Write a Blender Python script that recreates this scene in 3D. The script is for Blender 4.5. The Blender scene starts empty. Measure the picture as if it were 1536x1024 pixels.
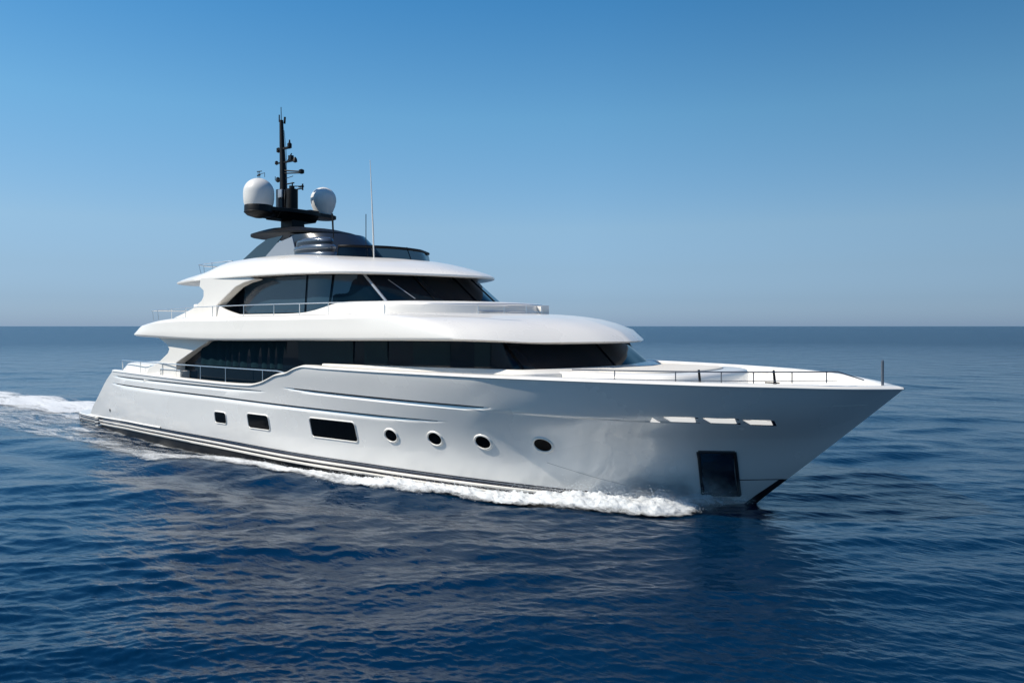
import bpy, math, random
import numpy as np
from mathutils import Vector
random.seed(7)
rng = np.random.default_rng(11)
S = bpy.context.scene
R = math.radians
col = S.collection

# ------------------------------------------------------------------ camera, sky, sun, exposure
cd = bpy.data.cameras.new("camera"); cam = bpy.data.objects.new("camera", cd); col.objects.link(cam)
CAM = (8.324, -22.479, 5.0)
cam.location = CAM; cam.rotation_euler = (R(90), 0, R(37.5))
cd.sensor_width = 36; cd.lens = 28.125; cd.shift_y = -23/1536
cd.clip_start = .1; cd.clip_end = 60000
S.camera = cam
SUN_EL = 47.0
SUN_DIR = (-.60, -.80)                      # horizontal direction towards the sun
rot = math.atan2(SUN_DIR[0], SUN_DIR[1])
S.view_settings.view_transform = 'Standard'; S.view_settings.look = 'None'
S.view_settings.exposure = 0.1; S.view_settings.gamma = 1
W = bpy.data.worlds.new("World"); S.world = W; W.use_nodes = True
nt = W.node_tree; nt.nodes.clear()
sky = nt.nodes.new('ShaderNodeTexSky'); sky.sky_type = 'NISHITA'; sky.sun_disc = False
sky.sun_elevation = R(SUN_EL); sky.sun_rotation = rot
sky.altitude = 0; sky.air_density = 1.0; sky.dust_density = .6; sky.ozone_density = 3.0
tc = nt.nodes.new('ShaderNodeTexCoord'); sp = nt.nodes.new('ShaderNodeSeparateXYZ')
nt.links.new(tc.outputs['Generated'], sp.inputs[0])
ramp = nt.nodes.new('ShaderNodeValToRGB'); nt.links.new(sp.outputs['Z'], ramp.inputs[0])
el = ramp.color_ramp.elements
SKY_TINT = [(0.0, (.56, .80, 1.38)), (0.008, (.54, .77, 1.30)), (0.032, (0.516, 0.701, 1.101)), (0.07, (0.612, 0.756, 0.991)), (0.12, (0.761, 0.904, 1.01)), (0.25, (0.653, 1.065, 1.144)), (0.375, (0.382, 0.952, 1.172)), (.6, (.25, .72, 1.1)), (1.0, (.16, .58, 1.0))]
el[0].position = 0; el[0].color = (*SKY_TINT[0][1], 1); el[1].position = 1; el[1].color = (*SKY_TINT[-1][1], 1)
for p, c in SKY_TINT[1:-1]:
    e = el.new(p); e.color = (*c, 1)
mul = nt.nodes.new('ShaderNodeMix'); mul.data_type = 'RGBA'; mul.blend_type = 'MULTIPLY'; mul.inputs[0].default_value = 1
nt.links.new(sky.outputs[0], mul.inputs[6]); nt.links.new(ramp.outputs[0], mul.inputs[7])
bg = nt.nodes.new('ShaderNodeBackground'); bg.inputs[1].default_value = .12
out = nt.nodes.new('ShaderNodeOutputWorld')
dt = nt.nodes.new('ShaderNodeVectorMath'); dt.operation = 'DOT_PRODUCT'; dt.inputs[1].default_value = (-.793, -.609, 0)      # the sky is brighter towards the sun's side
nt.links.new(tc.outputs['Generated'], dt.inputs[0])
dm_ = nt.nodes.new('ShaderNodeMapRange'); dm_.inputs[1].default_value = -.58; dm_.inputs[2].default_value = .58; dm_.inputs[3].default_value = .66; dm_.inputs[4].default_value = 1.30
nt.links.new(dt.outputs['Value'], dm_.inputs[0])
dt2 = nt.nodes.new('ShaderNodeVectorMath'); dt2.operation = 'DOT_PRODUCT'; dt2.inputs[1].default_value = (SUN_DIR[0], SUN_DIR[1], 0)
nt.links.new(tc.outputs['Generated'], dt2.inputs[0])
dm2 = nt.nodes.new('ShaderNodeMapRange'); dm2.inputs[1].default_value = -.35; dm2.inputs[2].default_value = .7; dm2.inputs[3].default_value = 1.0; dm2.inputs[4].default_value = .58
nt.links.new(dt2.outputs['Value'], dm2.inputs[0])
mm_ = nt.nodes.new('ShaderNodeMath'); mm_.operation = 'MULTIPLY'; nt.links.new(dm_.outputs[0], mm_.inputs[0]); nt.links.new(dm2.outputs[0], mm_.inputs[1])
vs = nt.nodes.new('ShaderNodeVectorMath'); vs.operation = 'SCALE'; nt.links.new(mul.outputs[2], vs.inputs[0]); nt.links.new(mm_.outputs[0], vs.inputs['Scale'])
nt.links.new(vs.outputs[0], bg.inputs[0]); nt.links.new(bg.outputs[0], out.inputs[0])
sd = bpy.data.lights.new("sun", 'SUN'); sd.energy = 4.9; sd.angle = R(.5); sd.color = (1, .925, .81)
sun = bpy.data.objects.new("sun", sd); col.objects.link(sun)
dv = Vector((SUN_DIR[0]*math.cos(R(SUN_EL)), SUN_DIR[1]*math.cos(R(SUN_EL)), math.sin(R(SUN_EL))))
sun.rotation_euler = dv.to_track_quat('Z', 'Y').to_euler()

# ------------------------------------------------------------------ materials
def mat(name, color, rough=.4, metal=0, coat=0, spec=.5, noise=None, bump=None, coat_rough=.04):
    m = bpy.data.materials.new(name); m.use_nodes = True; n = m.node_tree
    b = n.nodes['Principled BSDF']
    b.inputs['Base Color'].default_value = (*color, 1); b.inputs['Roughness'].default_value = rough
    b.inputs['Metallic'].default_value = metal; b.inputs['Coat Weight'].default_value = coat
    b.inputs['Coat Roughness'].default_value = coat_rough; b.inputs['Specular IOR Level'].default_value = spec
    t = n.nodes.new('ShaderNodeTexCoord')
    if noise:                                  # (scale, amount) slow tone variation of the paint
        x = n.nodes.new('ShaderNodeTexNoise'); x.inputs['Scale'].default_value = noise[0]; x.inputs['Detail'].default_value = 5
        n.links.new(t.outputs['Object'], x.inputs['Vector'])
        r = n.nodes.new('ShaderNodeValToRGB'); n.links.new(x.outputs['Fac'], r.inputs[0])
        a = noise[1]
        r.color_ramp.elements[0].position = .3; r.color_ramp.elements[1].position = .7
        r.color_ramp.elements[0].color = (*[c*(1-a) for c in color], 1); r.color_ramp.elements[1].color = (*[min(1, c*(1+a)) for c in color], 1)
        n.links.new(r.outputs[0], b.inputs['Base Color'])
        q = n.nodes.new('ShaderNodeMapRange'); n.links.new(x.outputs['Fac'], q.inputs[0])
        q.inputs[3].default_value = rough*.8; q.inputs[4].default_value = rough*1.25
        n.links.new(q.outputs[0], b.inputs['Roughness'])
    if bump:
        x = n.nodes.new('ShaderNodeTexNoise'); x.inputs['Scale'].default_value = bump[0]; x.inputs['Detail'].default_value = 3
        n.links.new(t.outputs['Object'], x.inputs['Vector'])
        q = n.nodes.new('ShaderNodeBump'); q.inputs['Strength'].default_value = 1; q.inputs['Distance'].default_value = bump[1]
        n.links.new(x.outputs['Fac'], q.inputs['Height']); n.links.new(q.outputs[0], b.inputs['Normal'])
    return m
M = dict(
    white=mat('white_gelcoat', (.82, .79, .735), .28, coat=.35, noise=(.6, .02), bump=(.7, .006)),
    hull=mat('pearl_hull_paint', (.83, .815, .785), .26, metal=.08, coat=1.0, noise=(.35, .03), bump=(.45, .010), coat_rough=.03),
    deck=mat('pale_teak', (.50, .42, .31), .6, noise=(4, .15)),
    boot=mat('black_antifouling', (.012, .013, .016), .45),
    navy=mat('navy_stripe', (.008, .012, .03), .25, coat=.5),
    glass=mat('dark_glass', (.002, .008, .016), .04, spec=.12, bump=(.5, .0015)),
    blackglass=mat('black_pane', (.0015, .002, .003), .12, spec=.08),
    curtain=mat('dark_curtain', (.010, .026, .036), .8, spec=0),
    glass2=mat('teal_pane', (.005, .016, .021), .06, spec=.16, bump=(.5, .0015)),
    glass3=mat('blue_pane', (.02, .045, .07), .05, spec=.6, bump=(.5, .0015)),
    steel=mat('polished_steel', (.85, .85, .84), .32, metal=1),
    blacksteel=mat('dark_steel', (.22, .25, .28), .26, metal=1, coat=.2, bump=(1.6, .10)),
    black=mat('black_mast_paint', (.003, .0035, .005), .5, spec=.25, noise=(6, .3)),
    grey=mat('charcoal_paint', (.016, .022, .032), .28, coat=.3),
    chrome=mat('bright_chrome', (.95, .95, .94), .12, metal=1),
    gunmetal=mat('gunmetal_paint', (.10, .12, .15), .2, metal=.5, coat=.7),
    silver=mat('silver_paint', (.32, .34, .37), .25, metal=.4, coat=.6),
    dome=mat('dome_white', (.70, .69, .66), .42, noise=(3, .03)),
    whip=mat('white_fibreglass', (.62, .62, .60), .5),
    cushion=mat('cream_cushion', (.66, .63, .57), .8, bump=(30, .004)),
)
m = mat('glowing_vent', (.8, .79, .76), .3); m.node_tree.nodes['Principled BSDF'].inputs['Emission Color'].default_value = (1, .95, .87, 1); m.node_tree.nodes['Principled BSDF'].inputs['Emission Strength'].default_value = .62
M['strip'] = m                              # glow added so the bow vents stay bright in the hull's shade
# tinted see-through glass of the upper screens
def tinted(name, tint, mixf):
    m = bpy.data.materials.new(name); m.use_nodes = True; n = m.node_tree
    b = n.nodes['Principled BSDF']; b.inputs['Base Color'].default_value = (.004, .008, .012, 1); b.inputs['Roughness'].default_value = .04
    t = n.nodes.new('ShaderNodeBsdfTransparent'); t.inputs[0].default_value = (*tint, 1)
    x = n.nodes.new('ShaderNodeMixShader'); x.inputs[0].default_value = mixf
    n.links.new(b.outputs[0], x.inputs[1]); n.links.new(t.outputs[0], x.inputs[2])
    n.links.new(x.outputs[0], n.nodes['Material Output'].inputs[0])
    return m
M['tint'] = tinted('smoked_screen', (.30, .42, .50), .24)

# ------------------------------------------------------------------ mesh helpers
class MB:
    def __init__(s): s.v = []; s.f = []
    def add(s, v, f):
        o = len(s.v); s.v += [tuple(map(float, p)) for p in v]; s.f += [tuple(i+o for i in q) for q in f]; return s
    def grid(s, P, closed=False, flip=False):
        r, c = len(P), len(P[0]); f = []
        for i in range(r-1):
            for j in range(c if closed else c-1):
                k = (j+1) % c; q = (i*c+j, i*c+k, (i+1)*c+k, (i+1)*c+j); f.append(q[::-1] if flip else q)
        return s.add([p for row in P for p in row], f)
    def ngon(s, P): return s.add(P, [tuple(range(len(P)))])
    def box(s, x0, x1, y0, y1, z0, z1):
        v = [(x, y, z) for z in (z0, z1) for y in (y0, y1) for x in (x0, x1)]
        return s.add(v, [(0, 2, 3, 1), (4, 5, 7, 6), (0, 1, 5, 4), (2, 6, 7, 3), (0, 4, 6, 2), (1, 3, 7, 5)])
    def tube(s, pts, r, n=8, cap=True, sq=1.0):
        P = [Vector(p) for p in pts]; rows = []
        rs = r if hasattr(r, '__len__') else [r]*len(P)
        for i, p in enumerate(P):
            d = (P[min(i+1, len(P)-1)]-P[max(i-1, 0)]).normalized()
            up = Vector((0, 0, 1)) if abs(d.z) < .95 else Vector((1, 0, 0))
            a = d.cross(up).normalized(); b = a.cross(d)
            rows.append([p+(a*math.cos(2*math.pi*k/n)*sq+b*math.sin(2*math.pi*k/n))*rs[i] for k in range(n)])
        s.grid(rows, closed=True)
        if cap: s.ngon(rows[0]); s.ngon(rows[-1][::-1])
        return s
    def lathe(s, cx, cy, prof, n=32, sx=1, sy=1):
        s.grid([[(cx+r*math.cos(2*math.pi*k/n)*sx, cy+r*math.sin(2*math.pi*k/n)*sy, z) for k in range(n)] for r, z in prof], closed=True)
        s.ngon([s.v[-n+k] for k in range(n)]); return s
    def prism(s, poly, y0, y1):                 # poly in (x,z), extruded along y
        n = len(poly); a = [(x, y0, z) for x, z in poly]; b = [(x, y1, z) for x, z in poly]
        return s.add(a+b, [tuple(range(n))[::-1], tuple(range(n, 2*n))]+[(i, (i+1) % n, n+(i+1) % n, n+i) for i in range(n)])
    def build(s, name, m, parent=None, smooth=True, angle=35, bevel=0):
        me = bpy.data.meshes.new(name); me.from_pydata(s.v, [], s.f); me.materials.append(m)
        import bmesh
        b = bmesh.new(); b.from_mesh(me); bmesh.ops.remove_doubles(b, verts=b.verts, dist=1e-5)
        bmesh.ops.recalc_face_normals(b, faces=b.faces)
        if bevel:
            ed = [e for e in b.edges if len(e.link_faces) == 2 and e.calc_face_angle(0) > .7]
            bmesh.ops.bevel(b, geom=ed, offset=bevel, segments=3, profile=.5, affect='EDGES', clamp_overlap=True)
        b.to_mesh(me); b.free()
        if smooth:
            me.polygons.foreach_set('use_smooth', [True]*len(me.polygons)); me.set_sharp_from_angle(angle=R(angle))
        o = bpy.data.objects.new(name, me); col.objects.link(o)
        if parent: o.parent = parent
        return o
def cr(pts, n=8):                              # Catmull-Rom through control points
    P = np.array(pts, float); Q = np.vstack([2*P[0]-P[1], P, 2*P[-1]-P[-2]]); o = []
    for i in range(1, len(Q)-2):
        for k in range(n):
            t = k/n; o.append(.5*((2*Q[i])+(-Q[i-1]+Q[i+1])*t+(2*Q[i-1]-5*Q[i]+4*Q[i+1]-Q[i+2])*t*t+(-Q[i-1]+3*Q[i]-3*Q[i+1]+Q[i+2])*t**3))
    o.append(P[-1]); return np.array(o)
def ring(half, z, n=8):                        # half outline (x, y>=0) from aft centre to front centre -> closed ring
    h = cr(half, n); zf = z if callable(z) else (lambda x: z)
    a = [(x, -max(y, 0), zf(x)) for x, y in h]; b = [(x, max(y, 0), zf(x)) for x, y in h[::-1]][1:-1]
    return a+b
def cap(m, r, flip=False):                      # close a mirrored ring with quads from side to side
    h = len(r)//2+1; n = len(r)
    o = len(m.v); m.v += [tuple(map(float, p)) for p in r]
    for i in range(h-1):
        a, b = i, i+1; c, d = (n-b) % n, (n-a) % n
        q = [o+k for k in dict.fromkeys((a, b, c, d))]
        if len(q) > 2: m.f.append(tuple(q[::-1] if flip else q))
def loft(rings, top=True, bottom=True):
    m = MB(); m.grid(rings, closed=True)
    if top: cap(m, rings[-1])
    if bottom: cap(m, rings[0], True)
    return m
def lerp(a, b, t): return a+(b-a)*t

# ------------------------------------------------------------------ the hull's form: half breadth at any station and height
def pchip(xs, ys):
    xs=np.asarray(xs,float); ys=np.asarray(ys,float); h=np.diff(xs); d=np.diff(ys)/h
    m=np.zeros(len(xs)); m[0]=d[0]; m[-1]=d[-1]
    for i in range(1,len(xs)-1):
        if d[i-1]*d[i]>0:
            w1=2*h[i]+h[i-1]; w2=h[i]+2*h[i-1]; m[i]=(w1+w2)/(w1/d[i-1]+w2/d[i])
    def f(x):
        x=np.clip(np.asarray(x,float),xs[0],xs[-1]); i=np.clip(np.searchsorted(xs,x)-1,0,len(xs)-2)
        t=(x-xs[i])/h[i]; t2=t*t; t3=t2*t
        return (2*t3-3*t2+1)*ys[i]+(t3-2*t2+t)*h[i]*m[i]+(-2*t3+3*t2)*ys[i+1]+(t3-t2)*h[i]*m[i+1]
    return f
HX=[-36,-33,-30,-25,-20,-15,-10,-8,-6,-4,-3,-2,-1,0,1,2,3,3.9]
HZ=[-1.5,0.0,0.6,1.8,2.75,3.5]
XE=pchip([-1.5,0,.68,1.64,3.35,3.8],[-1.4,0,.76,1.85,3.76,4.25])
XS=pchip([-1.5,0,.5,.9,1.6,2.45,3.2,3.8],[-33.6,-33.5,-33.3,-32.7,-31.3,-29.9,-28.6,-28.1])
HR=[ # half breadths by station x, each row one level
 [(-36,2.2),(-30,3.0),(-22,3.6),(-15,3.6),(-8,2.6),(-4,1.2),(-1.4,0)],
 [(-36,2.8),(-33,3.25),(-30,3.8),(-25,4.45),(-20,4.82),(-15,4.93),(-10,4.75),(-8,4.52),(-6,4.08),(-4,3.25),(-2,1.85),(-1,.98),(0,0)],
 [(-36,2.9),(-33,3.4),(-30,3.95),(-25,4.6),(-20,4.95),(-15,5.05),(-10,4.9),(-8,4.68),(-6,4.28),(-4,3.52),(-2,2.25),(-1,1.47),(0,.6),(.67,0)],
 [(-36,3.1),(-33,3.6),(-30,4.1),(-25,4.75),(-20,5.1),(-15,5.3),(-10,5.25),(-8,5.08),(-6,4.76),(-4,4.12),(-2,3.10),(0,1.72),(1,.90),(2.03,0)],
 [(-36,3.3),(-33,3.7),(-30,4.15),(-25,4.8),(-20,5.22),(-15,5.48),(-10,5.6),(-6,5.35),(-4,4.88),(-2,4.2),(0,3.15),(1,2.4),(2,1.45),(3.09,0)],
 [(-36,3.4),(-33,3.75),(-30,4.15),(-25,4.85),(-20,5.35),(-15,5.68),(-10,5.85),(-6,5.72),(-4,5.35),(-2,4.8),(0,4.0),(1,3.35),(2,2.5),(3,1.4),(3.93,0)]]
_S=np.linspace(0,1,1)
HF=[]
for z,r in zip(HZ,HR):
    xe=float(XE(z)); s=[xe-p[0] for p in r][::-1]; s[0]=0
    HF.append(pchip(s,[p[1] for p in r][::-1]))
def Y(x,z):
    x=np.asarray(x,float); z=np.asarray(z,float); x,z=np.broadcast_arrays(x,z)
    s=np.maximum(XE(z)-x,0)
    V=np.array([f(s) for f in HF])         # levels x pts
    zz=np.clip(z,HZ[0],3.9); n=len(HZ)
    # cubic (catmull-rom, finite differences) in z
    hz=np.diff(HZ); d=(V[1:]-V[:-1])/hz.reshape((-1,)+(1,)*(V.ndim-1))
    m=np.empty_like(V); m[0]=d[0]; m[-1]=d[-1]
    for i in range(1,n-1): m[i]=(d[i-1]*hz[i]+d[i]*hz[i-1])/(hz[i]+hz[i-1])
    i=np.clip(np.searchsorted(HZ,zz)-1,0,n-2)
    g=lambda A,k: np.take_along_axis(A,k[None],0)[0]
    h=np.take(hz,i); t=(zz-np.take(HZ,i))/h; t2=t*t;t3=t2*t
    r=(2*t3-3*t2+1)*g(V,i)+(t3-2*t2+t)*h*g(m,i)+(-2*t3+3*t2)*g(V,i+1)+(t3-t2)*h*g(m,i+1)
    # linear extrapolation above top
    r=np.where(z>HZ[-1],V[-1]+(z-HZ[-1])*.2,r)
    return np.maximum(r,0)

GA = dict(z=pchip([-34, -16, -10, 4], [2.72, 2.72, 2.62, 2.45]), x0=-28.9, x1=-15.7, d=.085)
GB = dict(z=pchip([-34, -20, -13.4, -7.4, 4], [2.37, 2.35, 2.29, 2.24, 2.1]), x0=-29.1, x1=-7.4, d=.10)
GC = dict(z=pchip([-34, -14.4, -11.2, -8.3, -5.8, -1.5, 4], [3.0, 2.91, 2.86, 2.81, 2.76, 2.64, 2.6]), x0=-14.5, x1=-5.6, d=.12)
def Yd(x, z):                                   # with the long style grooves pressed in
    x, z = np.broadcast_arrays(np.asarray(x, float), np.asarray(z, float)); y = Y(x, z)
    for g in (GA, GB, GC):
        u = z-g['z'](x); e = np.clip((x-g['x0'])/1.6, 0, 1)*np.clip((g['x1']-x)/(1.0 if g is GC else 2.6), 0, 1); e = np.sqrt(e)
        w = .15*np.maximum(e, .15)
        y = y-np.where((u <= 0) & (u > -w), g['d']*e*(1+u/w), 0)
    u = z-GC['z'](x)+.13; k = np.clip((x+6.5)/2, 0, 1)*np.clip((1.2-x)/2.5, 0, 1)
    return np.maximum(y+np.where(u > 0, .035*k*np.clip(u/.02, 0, 1)*np.clip(1-u/.8, 0, 1), 0), 0)
ZT = pchip([-34, -29, -25.4, -20, -18.5, -16.7, -15.9, -15.4, -14.85, -14.2, -13.6, -13.1, -12.2, -5, -1.3, 1.3, 2.6, 4.2],
           [2.9, 2.92, 2.9, 2.85, 2.84, 2.87, 2.99, 3.13, 3.30, 3.40, 3.58, 3.66, 3.64, 3.60, 3.56, 3.50, 3.44, 3.36])
T = np.concatenate([np.linspace(0, .05, 8), np.linspace(.055, .88, 230), np.linspace(.883, 1, 60)])
def hullrow(zf, side=-1, off=0, x0=None, x1=None, n=None, fn=Yd):
    if x0 is None:
        x = XS(1.5)+(XE(1.5)-XS(1.5))*T
        for _ in range(12):
            z = zf(x); x = XS(z)+(XE(z)-XS(z))*T
    else: x = np.linspace(x0, x1, n)
    z = zf(x); y = fn(x, z)+off
    return np.stack([x, side*y, z], 1)
K = lambda c: (lambda x: np.full_like(np.asarray(x, float), c))
mix = lambda f, g, t: (lambda x: f(x)*(1-t)+g(x)*t)
def rowset():
    r = [K(-1.2), K(-.5), K(0), K(.3), K(.6), K(.9), K(1.2), K(1.5), K(1.8), mix(K(1.8), GB['z'], .55)]
    prev = GB
    r += [lambda x: GB['z'](x)-.16]
    for i, g in enumerate((GB, GA, GC)):
        z = g['z']
        r += [(lambda x, z=z, a=a: z(x)+a) for a in ((-.15, -.10, -.05, -.004, .002, .03) if g is not GB else (-.12, -.08, -.04, -.004, .002, .03))]
    top = [mix(GC['z'], ZT, t) for t in (.25, .5, .75, .92, 1)]
    return r, top

def tag(o, label, cat, group=None, kind=None):
    o['label'] = label; o['category'] = cat
    if group: o['group'] = group
    if kind: o['kind'] = kind
    return o
YA = bpy.data.objects.new('motor_yacht', None); col.objects.link(YA)
tag(YA, 'long white motor yacht with dark window bands and black mast, under way at sea', 'yacht')
low, top = rowset()
hb = MB()
for side in (-1, 1):
    rows = [hullrow(f, side) for f in low]
    # above the C line the side ends at the bulwark top, which dips beside the aft deck
    for i, f in enumerate(low):
        zc = ZT(rows[i][:, 0]); m_ = rows[i][:, 2] > zc
        if m_.any():
            x = rows[i][:, 0]; rows[i][:, 2] = np.where(m_, zc, rows[i][:, 2]); rows[i][:, 1] = side*Yd(x, rows[i][:, 2])
    for f in top:
        rw = hullrow(f, side); zc = ZT(rw[:, 0]); m_ = (rw[:, 2] > zc) | (GC['z'](rw[:, 0])+.03 > zc)
        rw[:, 2] = np.where(m_, zc, rw[:, 2]); rw[:, 1] = side*Yd(rw[:, 0], rw[:, 2]); rows.append(rw)
    hb.grid(rows, flip=side > 0)
    if side < 0: tr = [r[0] for r in rows]
    else:
        tp = [r[0] for r in rows]; hb.grid([tr, tp])
hull = hb.build('hull', M['hull'], YA, angle=28)
hull['label'] = 'pearl grey hull side with long pressed-in grooves'

def strip(name, z0, z1, x0, x1, off, m, n=160, prof=None, parent=None, to_stem=False):
    """a band lying on the starboard and port sides between two height curves; prof = rows of (t across, extra offset)"""
    prof = prof or [(0, 0), (1, 0)]
    for side in (-1, 1):
        rows = []; b = MB()
        for t, e in prof:
            f = mix(z0, z1, t)
            rows.append(hullrow(f, side, off+e, x0, x1, n))
        b.grid(rows, flip=side > 0)
        b.build(name, m, parent or YA, angle=50)
ST = pchip([-34.9, -31, -27, -21, -14, -10.7, -7.2, -5.2, -4.2, -2.5], [.42, .55, .66, .69, .60, .58, .52, .44, .37, .26])
sh = lambda d: (lambda x: ST(x)-d)
bul = lambda h: [(0, 0), (.06, h*.6), (.2, h), (.8, h), (.94, h*.6), (1, 0)]
for g in (GA, GB, GC):                          # shadow line of each pressed-in groove, painted as a dark strip along its top
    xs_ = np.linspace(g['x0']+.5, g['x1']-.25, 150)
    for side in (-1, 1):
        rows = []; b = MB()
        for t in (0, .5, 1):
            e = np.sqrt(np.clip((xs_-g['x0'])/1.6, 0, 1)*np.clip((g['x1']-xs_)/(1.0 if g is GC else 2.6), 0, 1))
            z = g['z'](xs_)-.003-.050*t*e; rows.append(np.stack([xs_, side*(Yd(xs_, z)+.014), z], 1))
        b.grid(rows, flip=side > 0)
        b.build('groove_shade', M['navy'], YA)
# black boot, white rub rails and navy stripes along the waterline
strip('boot_stripe', lambda x: ST(x)*0-.45, sh(.37), -33.1, -2.2, .012, M['boot'], prof=[(0, -.05), (.5, 0), (1, 0)])
strip('rub_rail', sh(.37), sh(.28), -33.5, -2.9, .014, M['white'], prof=bul(.05))
strip('navy_stripe', sh(.28), sh(.205), -33.5, -3.1, .013, M['navy'])
strip('rub_rail', sh(.205), sh(.12), -33.5, -3.3, .014, M['white'], prof=bul(.05))
strip('navy_stripe', sh(.12), sh(.045), -33.5, -3.6, .016, M['navy'])
strip('navy_stripe', sh(.025), sh(-.02), -33.5, -3.7, .016, M['navy'])
strip('rub_rail', sh(-.02), sh(-.08), -33.5, -24, .006, M['white'], prof=[(0, .03), (.3, .05), (.8, .03), (1, 0)])
# boot top at the bow and the dark forefoot along the stem
strip('bow_boot_line', K(.70), K(.725), -.25, .72, .006, M['navy'], n=30)
b = MB()
for side in (-1, 1):
    rows = []
    for z in np.linspace(-.6, .72, 14):
        xe = float(XE(z)); w = .05+.16*(1-(z+.6)/1.32)
        rows.append([(x, side*(float(Y(x, z))+.012), z) for x in np.linspace(xe-w-.12, xe, 6)])
    b.grid(rows, flip=side > 0)
b.build('stem_guard', M['boot'], YA)

strip('spray_seam', pchip([-4.6, -2.2], [1.16, .35]), pchip([-4.6, -2.2], [1.172, .362]), -4.6, -2.3, .004, M['silver'], n=40)
# hull side openings: a dark pane sunk behind a rounded bright rim
def rrect(cx, cz, w, h_, r, n=6, skew=0):
    o = []
    for (sx, sz, a0) in ((1, 1, 0), (-1, 1, 90), (-1, -1, 180), (1, -1, 270)):
        for k in range(n+1):
            a = R(a0+90*k/n); o.append((cx+sx*(w/2-r)+r*math.cos(a)+skew*(sz*(h_/2-r)+r*math.sin(a)), cz+sz*(h_/2-r)+r*math.sin(a)))
    return o
def on_hull(poly, off, side=-1): return [(x, side*(float(Yd(x, z))+off), z) for x, z in poly]
def opening(name, poly, rim=.022, gm='blackglass', rimmat='white', recess=True):
    c = (sum(p[0] for p in poly)/len(poly), sum(p[1] for p in poly)/len(poly))
    sc = lambda k: [(c[0]+(x-c[0])*k, c[1]+(z-c[1])*k) for x, z in poly]
    b = MB(); P = [on_hull(sc(k), .010) for k in (1, .75, .5, .25)]
    b.grid([p for p in P], closed=True); b.ngon(P[-1])
    o = b.build(name, M[gm], YA)
    t = MB(); pts = on_hull(poly, .010); pts = pts+[pts[0]]
    t.grid([[Vector(q) for q in row] for row in zip(*rim_rows(poly, rim))], closed=False)
    t.build('window_rim', M[rimmat], o, angle=60)
    return o
def rim_rows(poly, w):
    n = len(poly); out = []
    c = (sum(p[0] for p in poly)/n, sum(p[1] for p in poly)/n)
    for i in list(range(n))+[0]:
        a = Vector(poly[(i-1) % n]); b_ = Vector(poly[(i+1) % n]); p = Vector(poly[i]); d = (b_-a).normalized(); nn = Vector((d.y, -d.x))
        if nn.dot(p-Vector(c)) < 0: nn = -nn
        prof = []
        for (o_, e) in ((-.012, .006), (-.008, w*.9), (w*.35, w*1.3), (w*1.0, w*.9), (w*1.5, w*.2), (w*1.7, -.004)):
            q = p+nn*o_; prof.append((q.x, -(float(Yd(q.x, q.y))+e), q.y))
        out.append(prof)
    return list(zip(*out))
for cx, cz, w_, h_ in ((-18.92, 1.53, .80, .42), (-16.38, 1.57, 1.30, .52), (-12.30, 1.61, 2.22, .64)):
    opening('hull_window', rrect(cx, cz, w_, h_, .11), rim=.026)
for cx, cz in ((-9.64, 1.63), (-7.95, 1.66), (-6.31, 1.67), (-4.56, 1.69)):
    opening('porthole', [(cx+.245*math.cos(R(a))*1.0, cz+.19*math.sin(R(a))) for a in range(0, 360, 12)], rim=.035)
b = MB(); P = on_hull([(-29.73+.09*math.cos(R(a)), 1.03+.07*math.sin(R(a))) for a in range(0, 360, 20)], .01); b.ngon(P); b.build('exhaust_outlet', M['boot'], YA)

# three slanted bright vents and a small triangular one near the bow, their brightness from an added glow
for P4 in ([(-1.14, 2.66), (-.46, 2.645), (-.50, 2.515), (-1.02, 2.53)], [(-.29, 2.64), (.37, 2.615), (.34, 2.485), (-.17, 2.505)], [(.52, 2.59), (1.07, 2.56), (1.05, 2.435), (.62, 2.455)]):
    b = MB(); A = on_hull(P4, .012); B = on_hull(P4, .035); B = [on_hull([q], e)[0] for q, e in zip(P4, (.02, .03, .06, .05))]; b.add(A+B, [(4, 5, 6, 7), (0, 1, 5, 4), (1, 2, 6, 5), (2, 3, 7, 6), (3, 0, 4, 7)])
    v = b.build('bow_vent', M['strip'], YA, smooth=False)
    c = (sum(p[0] for p in P4)/4, sum(p[1] for p in P4)/4)
    b = MB(); b.ngon(on_hull([(c[0]+(x-c[0])*1.13+.03, c[1]+(z-c[1])*1.3-.012) for x, z in P4], .006)); b.build('vent_recess', M['navy'], v, smooth=False)  # flat dark patch around the vent
b = MB(); A = on_hull([(-1.52, 2.50), (-1.30, 2.49), (-1.40, 2.62)], .006); B = on_hull([(-1.52, 2.50), (-1.30, 2.49), (-1.40, 2.62)], .03); b.add(A+B, [(3, 4, 5), (0, 1, 4, 3), (1, 2, 5, 4), (2, 0, 3, 5)])
b.build('bow_vent', M['strip'], YA, smooth=False)

# anchor pocket: black frame, curved polished plate inside
PK = [(-.92, 1.63), (-.06, 1.62), (-.32, .18), (-1.16, .24)]
def pk(u, v): return (lerp(lerp(PK[3][0], PK[2][0], u), lerp(PK[0][0], PK[1][0], u), v), lerp(lerp(PK[3][1], PK[2][1], u), lerp(PK[0][1], PK[1][1], u), v))
b = MB(); b.grid([[(lambda x, z: (x, -(float(Y(x, z))+.015+.06*math.sin(math.pi*v)), z))(*pk(.08+.84*u, .06+.88*v)) for u in np.linspace(0, 1, 8)] for v in np.linspace(0, 1, 12)], flip=True)
pocket = b.build('anchor_pocket', M['blacksteel'], YA)
b = MB()
for (e0, e1) in (((0, 0), (1, 0)), ((1, 0), (1, 1)), ((1, 1), (0, 1)), ((0, 1), (0, 0))):
    b.tube([(lambda x, z: (x, -(float(Y(x, z))+.02), z))(*pk(lerp(.04, .96, lerp(e0[0], e1[0], t)), lerp(.03, .97, lerp(e0[1], e1[1], t)))) for t in np.linspace(0, 1, 8)], .05, 6)
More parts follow.
